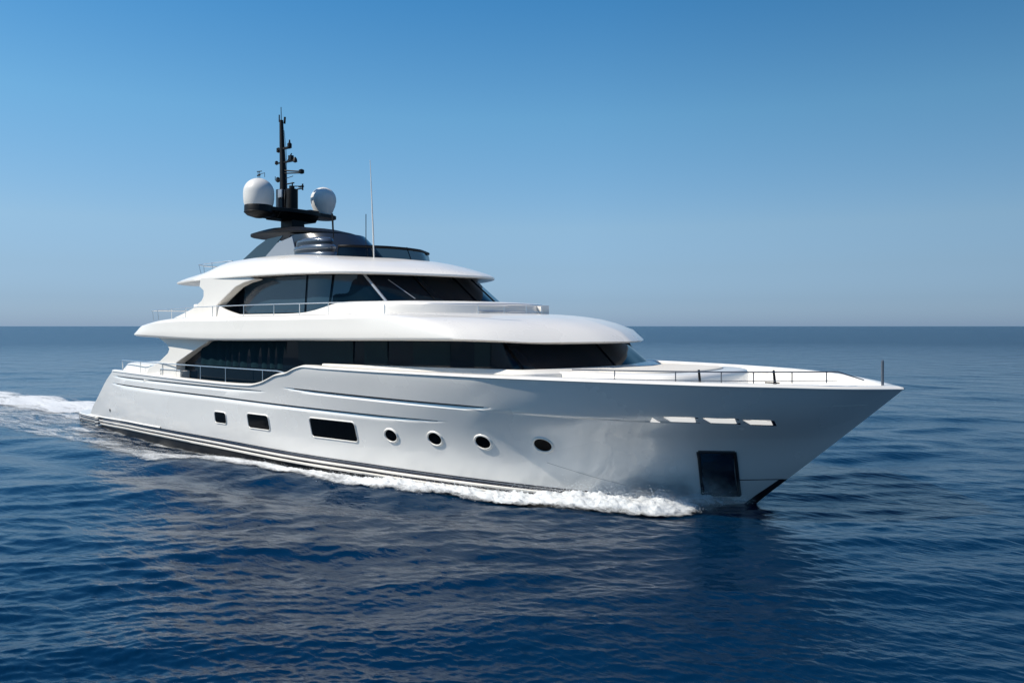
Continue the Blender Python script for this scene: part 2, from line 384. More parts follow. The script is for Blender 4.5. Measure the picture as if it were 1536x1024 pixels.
b.build('pocket_frame', M['boot'], pocket)

# bulwark cap, inner face, decks
b = MB(); ci = MB()
for side in (-1, 1):
    o0 = hullrow(ZT, side, 0.0); rows = []
    x, z = o0[:, 0], o0[:, 2]; y = np.abs(o0[:, 1])
    wd = np.where(x > -13, .46, .24)
    for k, (t, dz) in enumerate(((0, -.025), (-.02, .0), (.06, .045), (.5, .07), (.92, .06), (1, .02), (1, -.05))):
        yy = y+.018-(wd+.02)*t if t > 0 else y+.018-t
        rows.append([(X-(.25*t*max(0, X-1.5)/2.2), side*max(Yy, 0), Z+dz) for X, Yy, Z in zip(x, yy, z)])
    b.grid(rows, flip=side > 0)
    inner = [(min(X-(.25*max(0, X-1.5)/2.2), 3.05), side*max(Yy-wd_, 0), Z+.0) for X, Yy, Z, wd_ in zip(x, y, z, wd)]
    dk = [(X, side*min(abs(Yy), max(float(Y(X, 2.45 if X < -13 else 2.95))-.12, 0)), 2.45 if X < -13 else 2.95) for X, Yy, Z in inner]
    ci.grid([inner, dk], flip=side > 0)
b.build('bulwark_cap', M['white'], YA, angle=60)
ci.build('bulwark_lining', M['white'], YA)
xs_ = np.linspace(-13, 3.0, 60)
b = MB(); b.grid([[(x, s_*max(float(Y(x, 3.0))-.05, 0), 2.96) for x in xs_] for s_ in (-1, 1)]); b.build('foredeck', M['white'], YA)
xs_ = np.linspace(-30.2, -13, 60)
b = MB(); b.grid([[(x, s_*max(float(Y(x, 2.4))-.05, 0), 2.46) for x in xs_] for s_ in (-1, 1)]); b.build('aft_deck', M['deck'], YA)
# swim platform and transom coaming
def sp_ring(e, z): return ring([(-36.0-e, 0), (-35.9-e, 1.9), (-35.6-e*.8, 2.75+e*.6), (-34.6, 3.22+e), (-33.3, 3.45+e), (-32.4, 3.52+e), (-31.6, 3.5), (-31.4, 0)], z, 6)
b = loft([sp_ring(-.12, -.1), sp_ring(-.05, .2), sp_ring(0, .30), sp_ring(.02, .36), sp_ring(.02, .49), sp_ring(-.03, .53)])
spf = b.build('swim_platform', M['white'], YA)
for e, z0, z1 in ((.035, .455, .492), (.035, .36, .425), (.03, .20, .265), (-.02, -.2, .10)):
    MB().grid([sp_ring(e, z0), sp_ring(e, z1)], closed=True).build('platform_stripe', M['navy'], spf)
b = loft([ring([(-28.9+a, 0), (-28.85+a, 3.2), (-28.6+a, 3.95-i), (-28.2+a, 4.2-i), (-26, 4.40-i), (-23.3-a, 4.5-i), (-23.2-a, 0)], z, 6) for a, i, z in ((-.1, -.02, 2.3), (.1, .02, 3.0), (.35, .10, 3.28), (.5, .18, 3.33))])
b.build('cockpit_coaming', M['white'], YA)
bx = MB(); bx.box(-23.9, -22.35, -4.75, -4.0, 2.5, 3.17); lk = bx.build('side_locker', M['white'], YA, bevel=.03)
b = MB(); b.tube([(-23.9, -4.78, 2.9), (-23.9, -4.78, 3.2), (-22.33, -4.78, 3.2), (-22.33, -4.78, 2.85)], .018); b.build('locker_rail', M['steel'], lk)

# ------------------------------------------------------------------ main deck house
side_m = [(-23.0, 4.30), (-20, 4.55), (-14, 4.62), (-9.5, 4.30), (-6.6, 3.86)]
def house(xa, side, cb, fb, n=8): return [(xa, 0), (xa, side[0][1]*.6), (xa, side[0][1]*.97)]+side+[cb, (cb[0]+(fb-cb[0])*.55, cb[1]*.62), (cb[0]+(fb-cb[0])*.9, cb[1]*.3), (fb, 0)]
mh = [ring(house(-23.2, side_m, (-5.60, 3.78), -4.72), 2.4), ring(house(-23.2, side_m, (-5.60, 3.78), -4.72), 3.72), ring(house(-23.1, [(x+.0, y-.03) for x, y in side_m], (-6.55, 3.60), -5.60), 4.56)]
g1 = loft([lerp_ring for lerp_ring in [mh[0], mh[1]]]+[[tuple(lerp(a, b_, t) for a, b_ in zip(p, q)) for p, q in zip(mh[1], mh[2])] for t in (.25, .5, .75, 1)])
gm_ = g1.build('main_deck_windows', M['glass'], YA, angle=40)
def wall_at(tab, x, side=-1): return side*float(np.interp(x, [p[0] for p in tab], [p[1] for p in tab]))
smc = pchip([p[0] for p in side_m], [p[1] for p in side_m])
def side_pane(x0, x1, z0, z1, m, off, tab, lean=0, n=10, parent=None, name='window_pane'):
    b = MB(); b.grid([[(lerp(x0, x1, u)+lean*v, -(float(tab(lerp(x0, x1, u)+lean*v))+off), lerp(z0, z1, v)) for u in np.linspace(0, 1, n)] for v in np.linspace(0, 1, 4)])
    return b.build(name, m, parent)
for x0, x1, mm in ((-11.6, -10.6, 'glass2'), (-9.55, -8.15, 'glass2'), (-7.3, -6.75, 'glass2')):
    side_pane(x0, x1, 3.5, 4.5, M[mm], .012, smc, parent=gm_)
side_pane(-14.9, -12.1, 3.5, 4.5, M['glass2'], .010, smc, parent=gm_)
# curtains seen through the aft glass: soft vertical folds
b = MB(); xs_ = np.linspace(-21.4, -15.6, 240)
b.grid([[(x, -(float(smc(x))+.030+.028*math.sin(x*11+1.3*math.sin(x*2.3))), z) for x in xs_] for z in (3.45, 4.5)])
b.build('curtain', M['curtain'], gm_)
# windscreen mullions
for u in (.5,):
    k0 = None; hh = len(mh[1])//2; # front half of the ring from the starboard corner to the port corner
    cs = [i for i, p in enumerate(mh[1]) if p[0] > -5.62]; i = cs[int(u*(len(cs)-1))]
    p, q = mh[1][i], mh[2][i]
    MB().tube([(p[0]+.01, p[1], p[2]), (q[0]+.01, q[1], q[2])], .028, 6).build('window_mullion', M['blackglass'], gm_)
p, q = mh[1][min(i for i in range(len(mh[1])) if mh[1][i][0] > -5.62)], mh[2][min(i for i in range(len(mh[1])) if mh[1][i][0] > -5.62)]
MB().tube([p, q], .05, 8).build('corner_pillar', M['blackglass'], gm_)
# white plinth round the front of the house and trunk forward of the windscreen
b = loft([ring(house(-13.2, [(-13, 4.9), (-10, 4.75), (-8, 4.5), (-7, 4.35), (-6.3, 4.2)], (-5.2, 3.95-.0), -3.9), z) for z in (2.9, 3.62)]
         +[ring(house(-13.2, [(-13, 4.8), (-10, 4.6), (-8, 4.38), (-7, 4.2), (-6.3, 4.05)], (-5.35, 3.8), -4.1), z) for z in (3.73,)])
b.build('house_plinth', M['white'], YA)
b = loft([ring([(-5.2, 0), (-5.2, 2.6), (-4.9, 3.05), (-3.5, 3.15-i), (-2.2, 3.0-i), (-1.35-i, 2.55-i), (-.95-i, 1.4), (-.85-i, 0)], z) for i, z in ((0, 2.95), (0, 3.52), (.04, 3.62), (.15, 3.67))])
tk = b.build('foredeck_trunk', M['white'], YA, angle=50)
b = loft([ring([(-4.0, 0), (-4.0, 1.9), (-3.8, 2.3), (-2.6, 2.35-i), (-1.9-i, 1.9-i), (-1.6-i, .9), (-1.5-i, 0)], z) for i, z in ((0, 3.66), (0, 3.70), (.06, 3.725), (.2, 3.73))])
b.build('sun_pad', M['cushion'], tk)

# wing fairings (outboard white plates whose slanted edge frames the glass)
wing_m = [(-24.1, 4.50), (-23.45, 4.26), (-23.25, 4.05), (-23.35, 3.88), (-24.05, 3.50), (-24.9, 3.2), (-25.4, 2.6), (-22.7, 2.6), (-22.7, 3.50), (-21.5, 3.98), (-20.45, 4.36), (-20.2, 4.43), (-19.9, 4.47)]
for s_ in (-1, 1):
    b = MB(); b.prism(wing_m, s_*4.35, s_*4.76)
    b.build('wing_fairing', M['white'], YA, smooth=False, bevel=.03)

# ------------------------------------------------------------------ upper deck band with the long brow
ZL = pchip([-26, -25, -19.6, -12.6, -7.5, -6.3, -5.4, -4], [4.57, 4.56, 4.47, 4.54, 4.58, 4.54, 4.47, 4.47])
def band(aft, ins, fr, zf):
    # aft = shift of the aft end, ins = side inset, fr = how far the front is pulled back
    xa = -26.5+aft; c = fr
    pts = [(xa, 0), (xa+.02, 3.2), (xa+.15, 4.3-ins), (xa+.9, 4.95-ins), (-22.2+aft*.3, 5.12-ins), (-18, 5.3-ins), (-12.5, 5.36-ins), (-9.0-c*.8, 5.3-ins), (-7.3-c*.95, 5.12-ins),
           (-6.45-c, 4.6-ins*.6), (-5.75-c, 3.75), (-5.05-c, 2.5), (-4.45-c, 1.25), (-4.15-c, 0)]
    return ring(pts, zf, 8)
up = lambda d: (lambda x: float(ZL(x))+d)
ZU = pchip([-26, -24.6, -24, -23, -21.8, -15, -9, -7, -4], [5.10, 5.16, 5.22, 5.29, 5.34, 5.37, 5.40, 5.40, 5.40])
def bz(t, d=0): return lambda x: float(ZL(x))*(1-t)+float(ZU(x))*t+d
rings = [band(1.1, .5, .7, up(.02)), band(.45, .10, .32, up(-.02)), band(.15, .03, .10, up(.0)), band(0, 0, 0, up(.05)), band(.02, -.01, .05, up(.09)), band(.20, .01, .42, bz(.40)), band(.42, .015, 1.15, bz(.66)),
         band(.62, .02, 1.75, bz(.82)), band(.66, .05, 1.85, bz(.835)), band(.85, .07, 2.3, bz(.91)), band(1.05, .13, 2.8, bz(.97)), band(1.35, .25, 3.3, bz(1.0, .01)), band(1.8, .6, 3.9, bz(1.0, .03))]
loft(rings).build('upper_deck_band', M['white'], YA, angle=50)

# ------------------------------------------------------------------ upper deck house
side_u = [(-21.2, 3.75), (-18, 3.95), (-15, 3.90), (-13.2, 3.55)]
u0 = ring(house(-21.3, side_u, (-11.85, 3.25), -10.45), 5.4)
u1 = ring(house(-21.3, side_u, (-11.85, 3.25), -10.45), 5.82)
u2 = ring(house(-21.2, [(x-.0, y-.1) for x, y in side_u[:3]]+[(-14.3, 3.5)], (-13.25, 3.12), -11.85), 6.92)
ug = loft([u0, u1]+[[tuple(lerp(a, b_, t) for a, b_ in zip(p, q)) for p, q in zip(u1, u2)] for t in (.25, .5, .75, 1)]).build('upper_deck_windows', M['glass'], YA, angle=40)
sut = pchip([p[0] for p in side_u]+[-11.85], [p[1] for p in side_u]+[3.25])
def upane(x0, x1, m, l0=0, l1=0, off=.055):
    b = MB(); rows = []
    for v in np.linspace(0, 1, 5):
        rw = []
        for t in np.linspace(0, 1, 10):
            x = lerp(x0+l0*v, x1+l1*v, t); rw.append((x, -(float(sut(x+1.25*v*(1 if x > -15 else 0)*np.clip((x+15)/2, 0, 1)))-.1*v+off), lerp(5.5, 6.84, v)))
        rows.append(rw)
    b.grid(rows); return b.build('window_pane', m, ug)
upane(-19.2, -15.42, M['glass3'])
upane(-15.30, -14.25, M['glass3'])
upane(-14.15, -13.3, M['glass3'])
ci_ = [i for i, p in enumerate(u1) if p[0] > -11.9]
i0 = ci_[0]
MB().tube([u1[i0], u2[i0]], .055, 8).build('corner_pillar', M['silver'], ug)
for u in (.22, .5, .78):
    i = ci_[int(u*(len(ci_)-1))]
    MB().tube([(u1[i][0]+.01, u1[i][1], u1[i][2]), (u2[i][0]+.01, u2[i][1], u2[i][2])], .03, 6).build('window_mullion', M['blackglass'], ug)
i = ci_[int(.13*(len(ci_)-1))]
MB().tube([tuple(lerp(a, b_, .12) for a, b_ in zip(u1[i], u2[i])), tuple(lerp(a, b_, .75) for a, b_ in zip(u1[i-2], u2[i-2]))], .02, 6).build('wiper', M['silver'], ug)
# bulwark of the upper deck, dipping beside the aft glass, and the fairing round the windscreen foot
ZB = pchip([-22.3, -21.3, -20.3, -19.8, -19.2, -18.6, -15.8, -15.0, -14.4, -13.8, -13.3, -12.7, -10.4], [5.9, 5.9, 5.86, 5.68, 5.54, 5.45, 5.45, 5.47, 5.54, 5.66, 5.77, 5.82, 5.84])
yb = pchip([-23, -20, -16, -13, -11.5, -10.3], [4.2, 4.45, 4.5, 4.35, 4.15, 3.85])
for s_ in (-1, 1):
    b = MB(); xs_ = np.linspace(-22.2, -12.8, 120)
    b.grid([[(x, s_*(float(yb(x))+dy), (5.3 if dz is None else float(ZB(x))+dz)) for x in xs_] for dy, dz in ((.04, None), (0, -.03), (-.03, 0), (-.12, .0), (-.15, -.03), (-.15, None))], flip=s_ > 0)
    b.build('upper_bulwark', M['white'], YA, angle=45)
def fairing(i, z): return ring([(-13.6, 0), (-13.6, 2.5), (-13.5, 4.0-i), (-12.8, 4.38-i), (-11.6, 4.18-i), (-10.6, 3.85-i), (-9.7-i, 3.1-i*.8), (-9.0-i*1.3, 2.0), (-8.6-i*1.5, .9), (-8.5-i*1.5, 0)], z)
loft([fairing(-.06, 5.3), fairing(0, 5.6), fairing(.03, 5.76), fairing(.10, 5.82), fairing(.45, 5.85)]).build('windscreen_fairing', M['white'], YA, angle=40)

# upper wing fairings
wing_u = [(-23.5, 5.30), (-22.6, 5.52), (-21.9, 5.72), (-21.25, 6.02), (-21.1, 6.2), (-21.1, 6.42), (-21.4, 6.6), (-21.3, 6.95), (-18.4, 6.95), (-17.6, 6.76), (-18.3, 6.66), (-18.9, 6.50), (-19.5, 6.18), (-20.15, 5.82), (-20.2, 5.3)]
for s_ in (-1, 1):
    MB().prism(wing_u, s_*4.14, s_*4.52).build('wing_fairing', M['white'], YA, smooth=False, bevel=.03)

# ------------------------------------------------------------------ roof
ZR = pchip([-25.2, -24, -21, -17.6, -13.7, -9.7], [6.80, 6.79, 6.84, 6.86, 6.84, 6.72])
def roof(a, i, f, zf):
    return ring([(-25.0+a, 0), (-24.95+a, 2.4), (-24.6+a, 3.5-i), (-23.5+a*.8, 4.15-i), (-21.0, 4.48-i), (-17.5, 4.62-i), (-15.2-f*.4, 4.5-i), (-13.6-f*.7, 4.0-i), (-12.4-f*.9, 3.1-i*.7), (-11.3-f, 1.95-i*.3), (-10.5-f, .9), (-10.25-f, 0)], zf)
# crest height by station: high amidships, running down to both ends
ZC = pchip([-25, -24, -23, -22.2, -21.4, -20.6, -19, -17, -15.5, -13.5, -12, -11, -10], [7.08, 7.18, 7.27, 7.34, 7.50, 7.72, 7.78, 7.76, 7.70, 7.57, 7.44, 7.33, 7.15])
rz = lambda t, d=0: (lambda x: float(ZR(x))*(1-t)+float(ZC(x))*t+d)
rr = [roof(.9, .6, .7, rz(0, .03)), roof(.12, .1, .12, rz(0, -.01)), roof(0, 0, 0, rz(0, .02)), roof(0, -.01, 0, rz(0, .08)), roof(.12, .10, .2, rz(.16, .09)), roof(.28, .24, .7, rz(.40, .06)),
      roof(.55, .48, 1.35, rz(.66, .03)), roof(.9, .85, 2.1, rz(.86, 0)), roof(1.3, 1.3, 2.8, rz(.96, 0)), roof(2.0, 1.9, 3.6, rz(1.0, 0))]
loft(rr).build('roof', M['white'], YA, angle=55)

# ------------------------------------------------------------------ sun deck: smoked screen, fairing, hardtop
def scr(dx, dy, zf): return [(x, s_*y, zf(x)) for s_, seq in ((-1, 1), (1, -1)) for x, y in cr([(-15.4, 2.50-dy), (-15.0, 2.25-dy), (-14.5+dx*.6, 1.7-dy*.8), (-14.0+dx, .9), (-13.85+dx, 0)], 10)[::seq][(0 if s_ < 0 else 1):]]
b = MB(); b.grid([scr(0, 0, K(7.45)), scr(-.15, .06, K(7.85)), scr(-.30, .12, K(8.02))])
sc_ = b.build('sundeck_screen', M['tint'], YA)
b = MB(); b.tube(scr(-.30, .12, K(8.04)), .055, 8); b.build('screen_rail', M['black'], sc_)
for k in (0, 20, 40, 60):
    a, c = scr(0, 0, K(7.45)), scr(-.30, .12, K(8.10)); MB().tube([a[k], c[k]], .018, 6).build('screen_post', M['black'], sc_)
# dark console housing under the hardtop, sloping down forward
def hs(xa, xf, w, z): return ring([(xa, 0), (xa, w*.6), (xa+.2, w*.95), (-19.2, w), (xf-1.3, w*.96), (xf-.55, w*.75), (xf-.1, w*.35), (xf, 0)], z, 6)
loft([hs(-20.4, -16.0, 1.75, 7.5), hs(-20.4, -16.15, 1.7, 7.8), hs(-20.1, -16.7, 1.6, 8.35), hs(-19.8, -17.25, 1.5, 8.82)]).build('console_housing', M['grey'], YA, angle=40)
for s_ in (-1, 1):
    b = MB(); b.prism([(-23.3, 7.55), (-22.6, 7.95), (-21.6, 8.45), (-20.9, 8.72), (-19.8, 8.80), (-20.9, 7.98), (-21.2, 7.55)], s_*1.62, s_*1.67)
    b.build('aft_side_screen', M['glass3'], YA, smooth=False)
    b = MB(); b.prism([(-21.4, 7.6), (-20.0, 8.50), (-19.0, 8.70), (-18.6, 7.6)], s_*1.74, s_*1.80)
    b.build('hardtop_support', M['silver'], YA, smooth=False, bevel=.02)
# ribbed rounded exhaust housing on each side
for s_ in (-1,):
    b = MB(); cx, cy = -17.35, s_*1.95
    pf = [(1.22, 7.5), (1.27, 7.80), (1.22, 7.88), (1.10, 7.91), (1.08, 7.98), (1.18, 8.02), (1.20, 8.10), (1.12, 8.18), (1.00, 8.22), (.97, 8.28), (1.04, 8.32), (1.0, 8.42), (.85, 8.48), (.5, 8.52)]
    b.lathe(cx, cy, pf, 48, 1, .40); eh = b.build('exhaust_housing', M['gunmetal'], YA, angle=50)
    for z0, z1, r0 in ((7.89, 8.01, 1.13), (8.20, 8.32, 1.03)):
        MB().lathe(cx, cy, [(r0, z0), (r0+.02, z1)], 48, 1, .41).build('housing_groove', M['grey'], eh)
# hardtop: thin cambered dark wing
def ht(i, z): return ring([(-23.6+i, 0), (-23.3+i, .7), (-22.5+i, 1.35-i*.3), (-21.2, 1.7-i*.4), (-19.8, 1.7-i*.4), (-18.7-i*.5, 1.35-i*.3), (-17.9-i, .7), (-17.55-i, 0)], z, 6)
hz_ = lambda d, c=0: (lambda x: float(np.interp(x, [-23.6, -21.5, -18.8, -17.5], [9.02, 9.0, 8.90, 8.80]))+d)
loft([ht(.25, hz_(-.03)), ht(0, hz_(.0)), ht(0, hz_(.08)), ht(.3, hz_(.14)), ht(1.0, hz_(.24)), ht(1.6, hz_(.30))]).build('hardtop', M['black'], YA, angle=50)
# mast: neck, spreader platform, columns, pole
MA = bpy.data.objects.new('mast', None); col.objects.link(MA); MA.parent = YA; MA.location = (0, 0, 0)
b = MB(); b.prism([(-21.75, 9.1), (-20.85, 9.1), (-20.95, 9.85), (-21.75, 9.85)], -.34, .34); b.build('mast_neck', M['black'], MA, smooth=False, bevel=.04)
def plat(i, z): return ring([(-22.2+i, 0), (-22.1+i, .7), (-21.9+i, 1.3), (-21.75+i, 2.1-i), (-21.3, 2.3-i), (-20.9-i, 2.1-i), (-20.75-i, 1.2), (-20.55-i, .6), (-20.5-i, 0)], z, 6)
loft([plat(.12, 9.93), plat(0, 9.98), plat(0, 10.12), plat(.05, 10.15)]).build('platform', M['black'], MA, angle=50)
b = MB(); b.prism([(-21.75, 9.68), (-20.95, 9.68), (-20.7, 9.95), (-22.0, 9.95)], -1.1, 1.0); b.build('platform_bracket', M['black'], MA, smooth=False, bevel=.03)
b = MB(); b.tube([(-21.95, 0, 9.9), (-22.0, 0, 11.4), (-22.15, 0, 14.35)], [.19, .16, .085], 12); b.build('pole', M['black'], MA)
b = MB(); b.tube([(-21.45, .05, 10.1), (-21.45, .05, 11.15)], .27, 16); b.tube([(-21.45, .05, 11.15), (-21.45, .05, 11.3)], .12, 12); b.build('column', M['black'], MA)
b = MB(); b.tube([(-22.0, -.15, 10.1), (-22.0, -.15, 11.15)], .21, 16); b.build('column', M['grey'], MA)
b = MB(); b.box(-21.9, -21.62, -.38, -.30, 10.75, 11.12); b.build('junction_box', M['silver'], MA, bevel=.02)
b = MB(); b.tube([(-22.15, 0, 14.3), (-22.17, 0, 14.95)], .018, 6); b.tube([(-22.3, 0, 14.3), (-22.3, 0, 14.62)], .03, 6); b.tube([(-22.05, 0.1, 14.2), (-22.02, .1, 14.5)], .05, 6); b.build('masthead', M['black'], MA)
def fit(name, *parts):
    b = MB()
    for p in parts:
        if p[0] == 't': b.tube(p[1], p[2], 8)
        elif p[0] == 'b': b.box(*p[1])
        elif p[0] == 'l': b.lathe(p[1], p[2], p[3], 12)
    return b.build(name, M['black'], MA)
fit('mast_light', ('b', (-22.30, -21.55, -.06, .06, 13.0, 13.08)), ('l', -21.55, 0, [(.03, 12.98), (.10, 13.02), (.10, 13.2), (.04, 13.26), (.03, 13.38)]), ('l', -22.36, 0, [(.02, 12.9), (.09, 12.93), (.09, 13.1), (.02, 13.14)]))
fit('horn_bracket', ('b', (-22.1, -21.1, -.05, .05, 12.38, 12.44)), ('l', -21.15, 0, [(.02, 12.3), (.10, 12.34), (.08, 12.48), (.02, 12.56)]), ('b', (-21.55, -21.35, -.08, .08, 12.44, 12.66)), ('t', [(-21.75, 0, 12.4), (-21.4, 0, 12.75)], .025))
fit('radar_arm', ('t', [(-22.0, 0, 12.05), (-20.75, 0, 11.86)], .035), ('t', [(-22.0, 0, 11.92), (-20.75, 0, 11.80)], .03), ('l', -20.7, 0, [(.05, 11.75), (.12, 11.78), (.12, 11.92), (.04, 11.96)]))
fit('mast_light', ('b', (-22.45, -21.95, -.05, .05, 11.62, 11.68)), ('l', -22.4, 0, [(.02, 11.55), (.10, 11.6), (.08, 11.76), (.02, 11.8)]), ('t', [(-22.6, 0, 11.66), (-22.6, 0, 11.85)], .015), ('t', [(-21.9, 0, 11.66), (-21.3, 0, 11.72)], .015))
fit('mast_light', ('b', (-22.5, -22.0, -.04, .04, 12.40, 12.45)), ('l', -22.5, 0, [(.02, 12.36), (.08, 12.4), (.07, 12.52), (.02, 12.55)]))
fit('aerial_cluster', ('t', [(-21.45, 0, 11.28), (-20.7, 0, 11.2)], .022), ('t', [(-21.0, 0, 11.1), (-20.7, 0, 11.1)], .03), ('t', [(-20.62, 0, 11.02), (-20.62, 0, 11.3)], .035), ('t', [(-21.6, -.1, 11.38), (-21.1, -.1, 11.38)], .03), ('t', [(-21.35, 0, 11.2), (-21.35, 0, 11.45)], .03), ('b', (-20.85, -20.6, -.06, .06, 11.16, 11.22)))
MB().tube([(-21.85, .12, 10.2), (-21.95, .1, 13.1)], .02, 6).build('mast_cable', M['silver'], MA)
MB().tube([(-21.95, 0.1, 13.1), (-22.08, .1, 13.9)], .01, 6).build('mast_stay', M['black'], MA)
# radomes
for (x, y, z0, r, base, nm) in ((-21.35, -1.75, 10.18, .645, True, 'near'), (-21.35, 1.75, 10.14, .59, False, 'far')):
    d = MB(); zc = z0+.62
    if base: pf = [(r*.90, z0), (r*.96, z0+.12), (r*1.0, z0+.34), (r*1.0, z0+.56)]+[(r*math.cos(R(a)), z0+.56+r*.98*math.sin(R(a))) for a in range(8, 91, 6)]
    else: pf = [(r*.62, z0), (r*.72, z0+.16), (r*.90, z0+.42), (r*.99, z0+.64), (r, z0+.74)]+[(r*math.cos(R(a)), z0+.74+r*.98*math.sin(R(a))) for a in range(8, 91, 6)]
    d.lathe(x, y, pf, 48); o = d.build('radome', M['dome'], MA)
    o['label'] = 'white radome on a black cup' if base else 'white egg shaped radome'
    if base:
        b = MB(); b.lathe(x, y, [(.16, z0-.52), (.48, z0-.42), (.61, z0-.30), (.62, z0-.28), (.605, z0-.26), (.60, z0-.02), (.585, z0+.02)], 40); b.ngon(b.v[:40][::-1]); b.build('radome_base', M['black'], o)
        b = MB(); b.prism([(-21.7, 9.72), (-21.0, 9.72), (-20.95, 10.0), (-21.75, 10.0)], -1.7, -.6); b.build('radome_arm', M['black'], o, smooth=False, bevel=.02)
        b = MB(); zt = z0+.56+r*.98
        b.tube([(x-.05, y, zt-.02), (x-.05, y, zt+.30)], .014, 6); b.tube([(x+.08, y, zt-.02), (x+.05, y, zt+.28)], .014, 6); b.tube([(x-.12, y, zt+.3), (x+.2, y, zt+.28)], .02, 6); b.tube([(x-.05, y, zt+.16), (x+.42, y, zt+.18), (x+.42, y, zt)], .012, 6); b.tube([(x-.1, y, zt+.12), (x+.1, y, zt+.14)], .03, 6)
        b.build('aerial', M['black'], MA)
MB().tube([(-19.7, .9, 10.0), (-19.62, .9, 8.9)], .04, 8).build('platform_strut', M['black'], MA)
b = MB(); b.tube([(-21.7, .3, 10.15), (-21.2, .9, 10.24), (-21.0, 1.2, 10.18)], .07, 8, sq=1.4); b.build('radar_bar', M['black'], MA)
# whip aerials
b = MB(); b.tube([(-14.4, -1.5, 7.6), (-14.45, -1.5, 8.6), (-14.62, -1.5, 11.35)], [.03, .03, .01], 8); b.build('whip_antenna', M['whip'], YA)
b = MB(); b.tube([(-14.85, -1.5, 7.6), (-14.85, -1.5, 9.3)], .016, 6); b.build('whip_antenna', M['grey'], YA)
b = MB(); b.tube([(-16.75, -1.5, 8.5), (-16.78, -1.5, 9.4)], .022, 6); b.build('hardtop_post', M['black'], YA)

# ------------------------------------------------------------------ rails
def rail(name, pts, foot, r=.016, pr=.013, posts=None, mid=None, m='steel', sub=True):
    rt = MB().tube(pts, r, 8).build(name, M[m], YA)
    if mid: MB().tube(mid, r*.6, 6).build('rail_wire', M[m], rt)
    for a, c in posts: MB().tube([a, c], pr, 6).build('stanchion', M[m], rt)
    return rt
ys = lambda x, z, i: -(float(Y(x, z))-i)
for s_ in (-1, 1):
    L = [(x, ys(x, 2.95, .16)*(-s_), 3.44 if x < -15 else lerp(3.44, 3.30, x+15)) for x in np.linspace(-28.2, -14.3, 50)]
    L = [(L[0][0]+.02, L[0][1], 3.02), (L[0][0], L[0][1], 3.36)]+L+[(-14.0, ys(-14.0, 3, .16)*(-s_), 3.42)]
    rail('aft_deck_rail', L, None, .022, .018, [((x, ys(x, 2.95, .16)*(-s_), 2.9), (x, ys(x, 2.95, .16)*(-s_), 3.44)) for x in (-26.0, -23.75, -20.4, -18.5, -16.0)])
    # upper deck rail from the aft end forward and round the brow
    ru = cr([(-24.75, 4.75), (-22, 4.86), (-18, 4.95), (-13, 4.95)]+([(-9.5, 4.75), (-8.2, 4.3), (-7.3, 3.6), (-6.8, 3.0)] if s_ < 0 else [(-12, 4.9)]), 10)
    zt = pchip([-24.75, -21.8, -16, -12.9, -9, -6.5], [5.66, 5.74, 5.78, 5.78, 5.70, 5.62])
    L = [(x, s_*y, float(zt(x))) for x, y in ru]
    if s_ < 0:
        L = [(-24.75, -3.0, 5.66), (-24.80, -4.2, 5.66)]+L
    pp = []
    for xp in (-24.6, -24.15, -22.95, -21.8, -19.8, -17.7, -15.85, -14.4, -12.9)+((-10.3,) if s_ < 0 else ()):
        y = s_*float(np.interp(xp, ru[:, 0], ru[:, 1])); pp.append(((xp+(.08 if xp < -24 else 0), y, 5.25), (xp, y, float(zt(xp)))))
    rail('upper_deck_rail', L, None, .016, .015 , pp)
    # sun deck aft rail
    q = [(-23.5, s_*1.5, 7.6), (-23.4, s_*3.1, 7.60), (-22.95, s_*3.6, 7.61), (-21.9, s_*3.65, 7.63), (-20.6, s_*3.55, 7.66), (-20.4, s_*3.4, 7.5)]
    rail('sundeck_rail', q, None, .02, .016, [((-22.8, s_*3.55, 7.05), (-22.95, s_*3.6, 7.61)), ((-21.85, s_*3.6, 7.2), (-21.9, s_*3.65, 7.63)), ((-23.3, s_*3.1, 7.0), (-23.4, s_*3.1, 7.6))])
    # fore deck rail on the cap
    fx = np.linspace(-3.2, 2.6, 40)
    fr = [(x, ys(x, 3.55, .30)*(-s_)*(1), 3.86) for x in fx]
    fr = fr+[(3.0, s_*.75, 3.62)]
    if s_ < 0:
        rail('foredeck_rail', fr, None, .017, .015, m='gunmetal', posts= [((x, ys(x, 3.55, .30), 3.58), (x, ys(x, 3.55, .30), 3.86)) for x in (-2.1, -.65, .35, 1.0, 1.75, 2.4)],
             mid=[(x, y, 3.64) for x, y, z in fr[:-1]])
# fairlead posts, jackstaff, locker block
for x in (-.2, 1.35):
    y = ys(x, 3.55, .55)
    b = MB(); b.tube([(x-.03, y, 3.9), (x, y, 3.60), (x+.02, y, 3.55)], [.03, .035, .07], 8); b.tube([(x-.25, y, 3.58), (x+.12, y, 3.58)], .02, 6); b.build('deck_cleat', M['black'], YA)
b = MB(); b.tube([(3.28, 0, 3.4), (3.28, 0, 4.08)], .035, 12); b.tube([(3.28, 0, 4.08), (3.28, 0, 4.12)], [.035, .02], 12); b.build('jackstaff', M['gunmetal'], YA)
b = MB(); b.box(-21.4, -21.0, -3.55, -3.25, 7.2, 7.52); b.build('sundeck_locker', M['grey'], YA, bevel=.02)
# glazed wind deflector and end block on the brow ahead of the upper windscreen
wd = [(-8.9, -1.9), (-8.5, -1.0), (-8.3, 0), (-8.5, 1.2)]
b = MB(); w_ = cr(wd, 8); b.tube([(x, y, 5.74) for x, y in w_], .03, 6); b.tube([(x, y, 5.5) for x, y in w_], .02, 6)
for k in (0, 8, 16, 24): b.tube([(w_[k][0], w_[k][1], 5.4), (w_[k][0], w_[k][1], 5.74)], .018, 6)
b.build('brow_rail', M['steel'], YA)
b = MB(); b.box(-8.8, -8.5, 1.2, 1.7, 5.4, 5.76); b.build('brow_block', M['white'], YA, bevel=.03)


